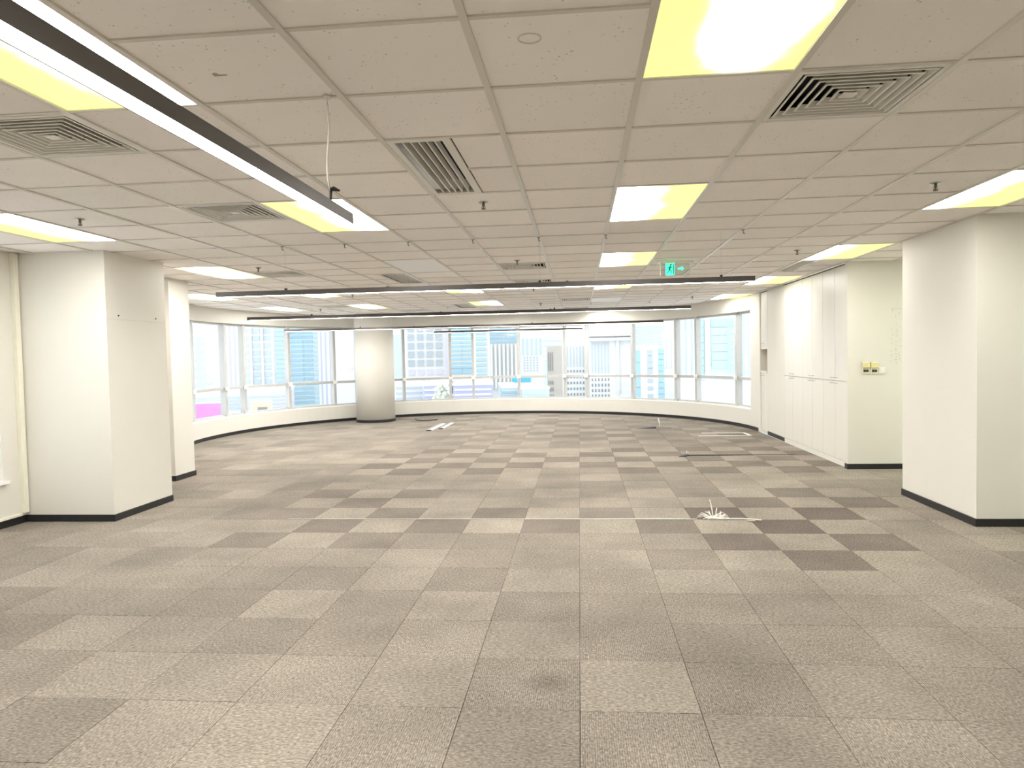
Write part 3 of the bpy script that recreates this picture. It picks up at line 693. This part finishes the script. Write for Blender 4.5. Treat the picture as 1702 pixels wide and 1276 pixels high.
# ------------------------------------------------------------------ switch plates on the passage wall
def plate_pos(x, y): d = ray(x, y); d = d * (9.2 / d.y); return d.x, d.z + CAM_Z
for k, (px0, px1) in enumerate(((1432.5, 1444.8), (1446.8, 1458.8))):
    xa, zt = plate_pos(px0, 602); xb, zb = plate_pos(px1, 621); zt_, zm = plate_pos(px0, 602)[1], plate_pos(px0, 613)[1]
    e = tag(empty('wall_socket', ((xa + xb) / 2, 9.2, (zt + zb) / 2)), 'cream wall socket under a raised yellow flap, %s of the two' % ('left' if k == 0 else 'right'), 'socket', 'flap sockets on the pale wall')
    hw, hh = (xb - xa) / 2, (zt - zb) / 2
    box('plate', 'cream_plastic', e, -hw, hw, -.012, 0, -hh, .0, bevel=.002)
    box('insert', 'brass_dark', e, -hw * .72, hw * .72, -.014, -.0121, -hh * .72, -hh * .24)
    for s_ in (-.36, .36): box('button', 'black_plastic', e, hw * (s_ - .22), hw * (s_ + .22), -.017, -.0141, -hh * .62, -hh * .34)
    fl = MB().hexa([(-hw, -.034, .006), (hw, -.034, .006), (hw, -.026, .003), (-hw, -.026, .003), (-hw, -.018, hh), (hw, -.018, hh), (hw, -.002, hh), (-hw, -.002, hh)]).build('flap', 'yellow_plastic', e, bevel=.002)
    box('hinge', 'cream_plastic', e, -hw * .9, hw * .9, -.020, 0, hh - .010, hh + .006)
xa, zt = plate_pos(1459.8, 610); xb, zb = plate_pos(1471.5, 620.5)
e = tag(empty('wall_switch', ((xa + xb) / 2, 9.2, (zt + zb) / 2)), 'plain white switch plate right of the yellow flap sockets', 'switch')
hw, hh = (xb - xa) / 2, (zt - zb) / 2
box('plate', 'white_plastic', e, -hw, hw, -.009, 0, -hh, hh, bevel=.002); box('rocker', 'white_plastic', e, -hw * .55, hw * .55, -.013, -.0091, -hh * .6, hh * .6, bevel=.0015)
# faint vertical lettering residue on the same wall: two broken columns of pale strokes
rs = MB(); rr = random.Random(5)
for cxp in (1482.5, 1489.5, 1495.5):
    yv = 507.0
    while yv < 598:
        yv += rr.uniform(3, 7)
        if rr.random() < .35: continue
        x, z = plate_pos(cxp + rr.uniform(-1.2, 1.2), yv); a, b = rr.uniform(.006, .020), rr.uniform(.003, .012)
        rs.box(x - a, x + a, 9.1986, 9.1999, z - b * .5, z + b * .5)
        if rr.random() < .6: rs.box(x - .002, x + .002, 9.1986, 9.1999, z - b * 2, z + b * 2)
rs.build('lettering_residue', 'faint_grey', wp)['label'] = 'faint grey residue of vertical lettering'

# ------------------------------------------------------------------ things on the floor
def fpt(x, y, z=.004): a, b = on_floor(x, y); return (a, b, z)
cab = tag(MB().tube([(-2.76, 6.462, .003), (-1.6, 6.458, .003), (-.4, 6.455, .004), (.3, 6.452, .005), (.85, 6.449, .006), (1.02, 6.44, .006)], [.002, .0022, .0025, .004, .0045, .0045], 6).build('floor_cable', 'wire_white', smooth=True), 'long thin white cable lying along a carpet seam across the room', 'cable')
e = tag(empty('cable_bundle', (1.17, 6.47, 0)), 'tangled bundle of white cable ends sprouting from the carpet', 'cable')
rr = random.Random(11)
for k in range(17):
    an = rr.uniform(-.6, 3.7); ln = rr.uniform(.08, .20); up = rr.uniform(.012, .05)
    if k == 0: ex_, ey_, up = -.03, .02, .17
    elif k < 4: ex_, ey_, up = rr.uniform(-.09, .03), rr.uniform(0, .08), rr.uniform(.06, .10)
    else: ex_, ey_ = math.cos(an) * ln, math.sin(an) * ln * .8
    x_ = rr.uniform(-.06, .06); y_ = rr.uniform(-.02, .03)
    MB().tube([(x_, y_, .004), (x_ + ex_ * .3, y_ + ey_ * .3, up * .5 + .004), (x_ + ex_ * .7, y_ + ey_ * .7, up * .9 + .004), (x_ + ex_, y_ + ey_, up if up > .055 else .006)], [.0048, .0045, .004, .0028], 6).build('strand', 'wire_white', e, smooth=True)
MB().tube([(.02, -.02, .006), (.14, -.03, .010), (.24, -.02, .008), (.36, -.045, .006), (.40, -.07, .006)], .0055, 6).build('lead', 'wire_white', e, smooth=True)
MB().box(.27, .34, -.11, -.085, .002, .012).build('plug', 'mark_brown', e, bevel=.003)
MB().tube([(-.06, .0, .008), (.0, -.02, .014), (.07, .0, .010)], .012, 8).build('wrap', 'wire_white', e, smooth=True)
# black lead on the right
bl = [fpt(x, y) for x, y in ((1141, 757.2), (1160, 757), (1190, 756.8), (1212, 756.5), (1250, 756), (1295, 755.4), (1322, 755.2))]
e = tag(empty('power_lead', (bl[0][0], bl[0][1], 0)), 'thin black lead lying on the carpet in front of the cabinets', 'cable')
rel = [(p[0] - bl[0][0], p[1] - bl[0][1], p[2]) for p in bl]
MB().tube(rel, [.012, .012, .012, .010, .004, .004, .004], 6).build('cord', 'black_plastic', e, smooth=True)
MB().hexa([(-.13, -.12, .001), (-.02, -.14, .001), (.02, .0, .001), (-.08, .02, .001), (-.11, -.10, .012), (-.03, -.11, .02), (.01, -.01, .03), (-.06, 0, .02)]).build('lead_end', 'black_plastic', e)
MB().tube([(.0, 0, .01), (.01, .02, .07), (.03, .0, .045)], .007, 6).build('loop', 'white_plastic', e, smooth=True)
# white taped rectangle
q = [on_floor(*p) for p in ((1163, 724.5), (1247, 723.5), (1236, 719.2), (1168, 719.6))]
tp = MB()
for (a, b, w_) in ((q[0], q[1], .05), (q[1], q[2], .05), (q[2], q[3], .045)):
    a, b = Vector(a), Vector(b); d = (b - a).normalized(); s_ = Vector((-d.y, d.x)) * w_ / 2; d *= .02
    tp.prism([tuple(a - s_ - d), tuple(b - s_ + d), tuple(b + s_ + d), tuple(a + s_ - d)], .0015, .004)
tag(tp.build('floor_tape', 'tape_white'), 'white strip outline of a rectangle on the carpet near the right windows', 'floor tape')
# two loose strips and a wire near the column
for k, (a, b, w_) in enumerate((((713, 716), (737, 704.5), .05), ((733, 713), (752, 703), .04))):
    a, b = Vector(on_floor(*a)), Vector(on_floor(*b)); d = (b - a); L_ = d.length; an = math.atan2(d.y, d.x)
    e = tag(empty('loose_strip', (a.x, a.y, 0), an), 'loose white trim strip on the carpet near the column, %s of two' % ('nearer' if k == 0 else 'farther'), 'strip', 'loose trim strips')
    box('strip_base', 'white_plastic', e, 0, L_, -w_, w_, .002, .012); box('strip_lip', 'grey_tape', e, 0, L_, w_ * .6, w_ * 1.3, .012, .022); box('strip_end', 'black_plastic', e, -.02, .06, -w_, w_, .002, .02)
ws = [fpt(x, y, .01) for x, y in ((690, 696), (693, 698.8), (703, 699.4), (714, 698.8), (727, 698))]
tag(MB().tube(ws, .012, 6).build('black_wire', 'black_plastic', smooth=True), 'short curved black wire on the carpet beside the column', 'cable')
# wire stub with dark cover near the right windows
p = on_floor(1090, 711.6)
e = tag(empty('floor_outlet', (p[0], p[1], 0)), 'lifted dark cover and white wire stub on the carpet near the middle right windows', 'cable outlet')
MB().hexa([(-.40, -.02, .001), (.0, -.05, .001), (.02, .10, .001), (-.10, .10, .001), (-.36, -.01, .004), (.0, -.04, .03), (.01, .09, .04), (-.10, .09, .02)]).build('cover', 'black_plastic', e)
MB().tube([(.06, .02, .003), (.08, .0, .08), (.05, .02, .20)], .010, 6).build('stub', 'white_plastic', e, smooth=True)
MB().tube([(.08, 0, .03), (.18, -.06, .02), (.30, -.05, .01)], .009, 6).build('tail', 'grey_tape', e, smooth=True)

# ------------------------------------------------------------------ the city outside
GZ = -62.0
gm = MB().prism([(-700, 40), (700, 40), (700, 1400), (-700, 1400)], GZ - 1, GZ).build('street_ground', 'street'); struct(gm, 'pale city ground far below the windows')
def tower(name, label, x0, x1, dist, ytop, wallm, skew=0, depth=None, cat='building', group='towers outside the windows'):
    xm = (x0 + x1) / 2; CURX[0] = xm; d = ray(xm, 600); d = d * (dist / math.hypot(d.x, d.y))
    an = math.atan2(-d.x, d.y); wd = abs(x1 - x0) / F_PX * dist
    rt = ray(xm, ytop); top = CAM_Z + rt.z * dist / math.hypot(rt.x, rt.y)
    e = tag(empty(name, (d.x, d.y, GZ), an + math.radians(skew)), label, cat, group)
    e['_w'] = wd; H_ = top - GZ; wd2 = wd / max(.5, math.cos(math.radians(skew)))
    box('wall', wallm, e, -wd2 / 2, wd2 / 2, 0, depth or max(12, wd), 0, H_)
    return e, wd2, H_, dist
CURX = [851]
def zof(dist, y): r_ = ray(CURX[0], y); return CAM_Z + r_.z * dist / math.hypot(r_.x, r_.y) - GZ
def panes(e, m, xs, zs, name='window', proud=.25):
    cache = {}
    for (a, b) in xs:
        for (c, d_) in zs:
            k = (round(b - a, 3), round(d_ - c, 3))
            if k not in cache: cache[k] = MB().box(-k[0] / 2, k[0] / 2, -proud, .02, -k[1] / 2, k[1] / 2).mesh(name, m)
            inst(name, cache[k], e, ((a + b) / 2, 0, (c + d_) / 2))
def stuff_panes(e, m, xs, zs, name='windows', proud=.2):
    mb = MB()
    for (a, b) in xs:
        for (c, d_) in zs: mb.box(a, b, -proud, .02, c, d_)
    mb.build(name, m, e)['kind'] = 'stuff'
def cols(wd, n, fill, x0=-.5, x1=.5):
    st = wd * (x1 - x0) / n; return [(wd * x0 + st * (i + (1 - fill) / 2), wd * x0 + st * (i + (1 + fill) / 2)) for i in range(n)]
def rows(dist, ya, yb, n, fill):
    za, zb = zof(dist, yb), zof(dist, ya); st = (zb - za) / n; return [(za + st * (i + (1 - fill) / 2), za + st * (i + (1 + fill) / 2)) for i in range(n)]
# left group, from the far left
e, wd, H_, D = tower('hazy_tower', 'broad pale cyan tower mass beyond the leftmost window', 322, 362, 420, 559, 'b_cyan')
stuff_panes(e, 'b_white', cols(wd, 4, .3), rows(D, 559, 640, 6, .5))
e, wd, H_, D = tower('lilac_tower', 'slim lilac tower with vertical ribs behind the second and third mullions', 362, 396, 300, 470, 'b_lilac', 6)
panes(e, 'b_white', cols(wd, 5, .4), [(zof(D, 640), zof(D, 480))], 'rib')
e, wd, H_, D = tower('bay_tower', 'white and blue tower with stacked window bays in the third wide window', 402, 452, 190, 470, 'b_white', -4)
panes(e, 'g_pale', cols(wd, 3, .62), rows(D, 532, 640, 9, .62))
panes(e, 'b_white', [(-wd / 2 + wd * .31, -wd / 2 + wd * .37), (wd * .15, wd * .21)], [(zof(D, 660), zof(D, 500))], 'pier', 1.2)
e, wd, H_, D = tower('banded_tower', 'pale blue tower with thin horizontal bands, right of the bay tower', 453, 476, 230, 470, 'b_cyan', 5)
panes(e, 'g_pale', [(-wd * .46, wd * .46)], rows(D, 530, 645, 15, .5), 'window_band')
e, wd, H_, D = tower('blue_glass_tower', 'blue glass tower with fine horizontal bands in the fourth wide window', 484, 528, 200, 475, 'b_cyan', 3)
panes(e, 'g_blue', [(-wd * .47, -wd * .05), (-wd * .03, wd * .30)], rows(D, 548, 672, 16, .55), 'window_band')
panes(e, 'g_pale', [(wd * .31, wd * .48)], rows(D, 548, 672, 16, .5), 'window_band')
e, wd, H_, D = tower('ribbed_tower', 'pale lilac tower with narrow vertical ribs beside the blue glass tower', 528, 556, 260, 475, 'b_lilac', -5)
panes(e, 'b_white', cols(wd, 4, .6), [(zof(D, 690), zof(D, 500))], 'rib')
e, wd, H_, D = tower('white_tower', 'plain white tower with a strip of small dark windows left of the column', 556, 602, 180, 475, 'b_white', 4)
stuff_panes(e, 'g_dark', cols(wd, 2, .45, .24, .44), rows(D, 585, 672, 19, .42))
stuff_panes(e, 'g_grey', cols(wd, 2, .4, .0, .18), rows(D, 610, 616, 2, .4))
e, wd, H_, D = tower('pale_slab', 'pale cyan slab glimpsed just right of the round column', 640, 672, 330, 556, 'b_cyan')
stuff_panes(e, 'b_lilac', cols(wd, 5, .5), rows(D, 610, 640, 4, .5))
e, wd, H_, D = tower('grid_tower', 'white tower with a grid of square blue-grey windows', 673, 747, 170, 470, 'b_white', 3)
panes(e, 'g_grey', cols(wd, 4, .70, -.45, .37), rows(D, 510, 610, 7, .72))
panes(e, 'b_lilac', cols(wd, 4, .66, -.45, .37), rows(D, 611, 625, 1, .7))
panes(e, 'b_lilac', [(wd * .42, wd * .46)], [(zof(D, 640), zof(D, 500))], 'pier', .6)
e, wd, H_, D = tower('striped_tower', 'tower striped with strong blue glass bands and cream floors', 746, 788, 150, 470, 'b_cream', -3)
panes(e, 'g_blue', [(-wd * .48, wd * .02), (wd * .03, wd * .48)], rows(D, 545, 613, 10, .58), 'window_band')
panes(e, 'g_blue', [(-wd * .48, wd * .02), (wd * .03, wd * .48)], rows(D, 612, 622, 1, .8), 'window_band')
e, wd, H_, D = tower('cyan_banded_tower', 'pale tower with wide lilac-cyan floor bands right of the striped tower', 788, 812, 210, 475, 'b_white', 4)
panes(e, 'g_cyan', [(-wd * .42, wd * .36)], rows(D, 549, 628, 9, .55), 'window_band')
e, wd, H_, D = tower('crowned_tower', 'grey ribbed tower with a blue glazed crown in the middle window', 814, 861, 240, 470, 'b_palegrey', -2)
panes(e, 'b_white', cols(wd, 7, .5), [(zof(D, 645), zof(D, 572))], 'rib', .8)
panes(e, 'g_blue', cols(wd, 3, .92), rows(D, 545, 571, 4, .6), 'crown_glass')
e, wd, H_, D = tower('finned_tower', 'white finned tower in the window right of the middle', 866, 903, 200, 475, 'b_white', 3)
panes(e, 'g_pale', cols(wd, 5, .38), [(zof(D, 590), zof(D, 562))], 'window_strip')
stuff_panes(e, 'g_grey', cols(wd, 5, .35, -.42, .3), rows(D, 592, 618, 6, .5))
e, wd, H_, D = tower('tan_tower', 'grey tan tower with three dark window strips', 909, 938, 260, 575, 'b_tan', -4)
panes(e, 'g_dark', cols(wd, 3, .35, -.46, -.12), [(zof(D, 616), zof(D, 585))], 'window_strip')
stuff_panes(e, 'g_dark', cols(wd, 3, .45, -.46, -.12), rows(D, 630, 664, 3, .55))
e, wd, H_, D = tower('cyan_slab', 'low pale cyan slab behind the tan tower', 890, 934, 340, 559, 'b_cyan')
stuff_panes(e, 'b_white', [(-wd * .45, wd * .45)], rows(D, 559, 600, 5, .5))
e, wd, H_, D = tower('pillared_tower', 'white tower with slim window columns in the narrow window right of centre', 941, 977, 150, 561, 'b_white', 5)
stuff_panes(e, 'g_grey', cols(wd, 7, .34), [(zof(D, 610), zof(D, 575))]); stuff_panes(e, 'g_dark', cols(wd, 7, .42), rows(D, 612, 660, 5, .42))
e, wd, H_, D = tower('cornice_tower', 'broad white tower with stepped cornice and long window slots', 979, 1052, 145, 557, 'b_white', -3)
panes(e, 'b_palegrey', [(-wd * .5, wd * .5)], [(H_ - 1.1, H_ - .5), (H_ - .2, H_ + .3)], 'cornice', 1.2)
panes(e, 'g_grey', cols(wd, 6, .36, -.46, -.02), [(zof(D, 620), zof(D, 568))], 'window_slot')
stuff_panes(e, 'g_dark', cols(wd, 6, .42, -.46, -.02), rows(D, 626, 662, 4, .55))
panes(e, 'g_cyan', cols(wd, 5, .6, -.16, .40), [(zof(D, 566), zof(D, 560))], 'top_window')
panes(e, 'b_palegrey', [(wd * .12, wd * .19)], [(zof(D, 655), zof(D, 566))], 'pier', .8)
e, wd, H_, D = tower('twin_strip_tower', 'white tower with three bold blue window strips under banded top floors', 1052, 1104, 140, 470, 'b_white', 2)
panes(e, 'g_blue', [(-wd * .47, -wd * .26)], rows(D, 581, 664, 4, .97), 'window_strip')
panes(e, 'g_grey', [(-wd * .04, wd * .13)], rows(D, 581, 622, 4, .86)); panes(e, 'g_grey', [(-wd * .04, wd * .13)], rows(D, 626, 664, 3, .5))
panes(e, 'g_blue', [(wd * .29, wd * .48)], rows(D, 579, 664, 9, .88))
panes(e, 'g_pale', [(-wd * .48, wd * .48)], rows(D, 540, 574, 7, .5), 'window_band')
e, wd, H_, D = tower('bright_tower', 'very pale tower left of the wide mullion on the right', 1104, 1128, 230, 470, 'b_white')
stuff_panes(e, 'b_lilac', cols(wd, 3, .2), [(zof(D, 612), zof(D, 560))])
e, wd, H_, D = tower('panelled_tower', 'pale tower with faint vertical panels in the narrow window at the right', 1127, 1164, 190, 470, 'b_white', 4)
panes(e, 'g_pale', cols(wd, 4, .3), [(zof(D, 625), zof(D, 520))], 'window_strip')
e, wd, H_, D = tower('cyan_glass_tower', 'large pale cyan glass tower in the last wide window on the right', 1164, 1222, 150, 470, 'b_cyan', -3)
panes(e, 'g_cyan', [(-wd * .16, wd * .26)], rows(D, 530, 612, 6, .92), 'glass_bay'); panes(e, 'g_cyan', [(-wd * .46, -wd * .36), (wd * .33, wd * .42)], rows(D, 530, 620, 7, .9), 'glass_bay')
panes(e, 'b_white', [(-wd * .33, -wd * .19)], [(zof(D, 640), zof(D, 520))], 'pier', .6)
e, wd, H_, D = tower('edge_tower', 'pale ribbed tower behind the window end beside the niche cabinet', 1222, 1275, 210, 470, 'b_cyan', 3)
panes(e, 'b_white', cols(wd, 7, .4), [(zof(D, 680), zof(D, 500))], 'rib')
# low blocks seen through the lower panes
LOW = 'low blocks outside the windows'
for nm, lb, x0, x1, D, yt, m, wm in (('slate_block', 'low slate-blue block under the grid tower', 703, 743, 110, 641, 'b_slate', 'b_lilac'), ('slate_block', 'low slate-blue block under the striped tower', 752, 818, 108, 640, 'b_slate', 'b_lilac'),
        ('white_block', 'low white block with small windows left of the slate blocks', 655, 702, 120, 637, 'b_white', 'g_grey'), ('glass_block', 'low glass-roofed block under the middle window', 832, 860, 125, 645, 'b_cyan', 'g_grey'), ('glass_block', 'low glass-roofed block under the finned tower', 866, 912, 122, 647, 'b_cyan', 'g_pale'),
        ('roof_block', 'low block with banded floors under the third wide window', 404, 476, 130, 651, 'b_lilac', 'g_pale'), ('roof_block', 'low pale block beneath the hazy tower', 318, 400, 150, 655, 'b_white', 'g_pale'), ('podium_block', 'pale lilac podium below the cyan glass tower', 1130, 1260, 115, 645, 'b_white', 'b_lilac')):
    e, wd, H_, D = tower(nm, lb, x0, x1, D, yt, m, random.Random(x0).uniform(-5, 5), 20, group=LOW)
    panes(e, wm, [(-wd * .46, wd * .46)], rows(D, yt + 3, 684, 5, .4), 'window_band')
    box('parapet', 'b_white', e, -wd / 2 - .1, wd / 2 + .1, -.2, 20, H_, H_ + .35)
def board(name, label, x0, x1, D, y0, y1, m, cat):
    CURX[0] = (x0 + x1) / 2; d = ray((x0 + x1) / 2, 600); d = d * (D / math.hypot(d.x, d.y)); an = math.atan2(-d.x, d.y); wd = (x1 - x0) / F_PX * D
    e = tag(empty(name, (d.x, d.y, GZ), an), label, cat); za, zb = zof(D, y1), zof(D, y0)
    box('panel', m, e, -wd / 2, wd / 2, 0, .5, za, zb); box('frame', 'b_white', e, -wd / 2 - .2, wd / 2 + .2, .1, .7, za - .2, zb + .2)
    for s_ in (-.35, .35): box('post', 'b_palegrey', e, wd * s_ - .25, wd * s_ + .25, .2, .6, 0, za)
    return e, wd, za, zb
board('billboard', 'pink billboard low in the leftmost window', 318, 361, 105, 671, 712, 'b_pink', 'billboard')
e, wd, za, zb = board('shop_board', 'pale orange signboard low in the third wide window', 418, 446, 112, 668, 684, 'b_orange', 'billboard')
panes(e, 'g_dark', [(-wd * .2, wd * .3)], [(za + (zb - za) * .15, za + (zb - za) * .45)], 'sign_mark')
board('blue_hoarding', 'bright blue hoarding seen on both sides of a mullion in the middle', 850, 882, 180, 628, 635, 'b_skyblue', 'hoarding')
d = ray(735, 640); d = d * (95 / d.y)
tr = tag(empty('tree_stand_in', (d.x, d.y, GZ)), 'tree-shaped stand-in for pale floral billboard graphics beside the slate-blue blocks', 'tree')  # tree shape standing in for floral billboard graphics
z_ = zof(95, 652)
MB().tube([(0, 0, 0), (0, 0, z_ - 1)], .35, 8).build('trunk', 'b_tan', tr)
cr_ = MB(); rr = random.Random(4)
for k in range(60):
    a, b, r_ = rr.uniform(0, 6.283), rr.uniform(-1, 1), rr.uniform(.5, 1.35)
    x, y, z = math.cos(a) * r_ * math.sqrt(1 - b * b), math.sin(a) * r_ * math.sqrt(1 - b * b), z_ + b * r_
    cr_.lathe(x, y, [(.05, z - .35), (.32, z - .12), (.30, z + .15), (.05, z + .35)], 6)
cr_.build('crown', 'pale_floral', tr)
for o in bpy.data.objects:
    if '_w' in o: del o['_w']
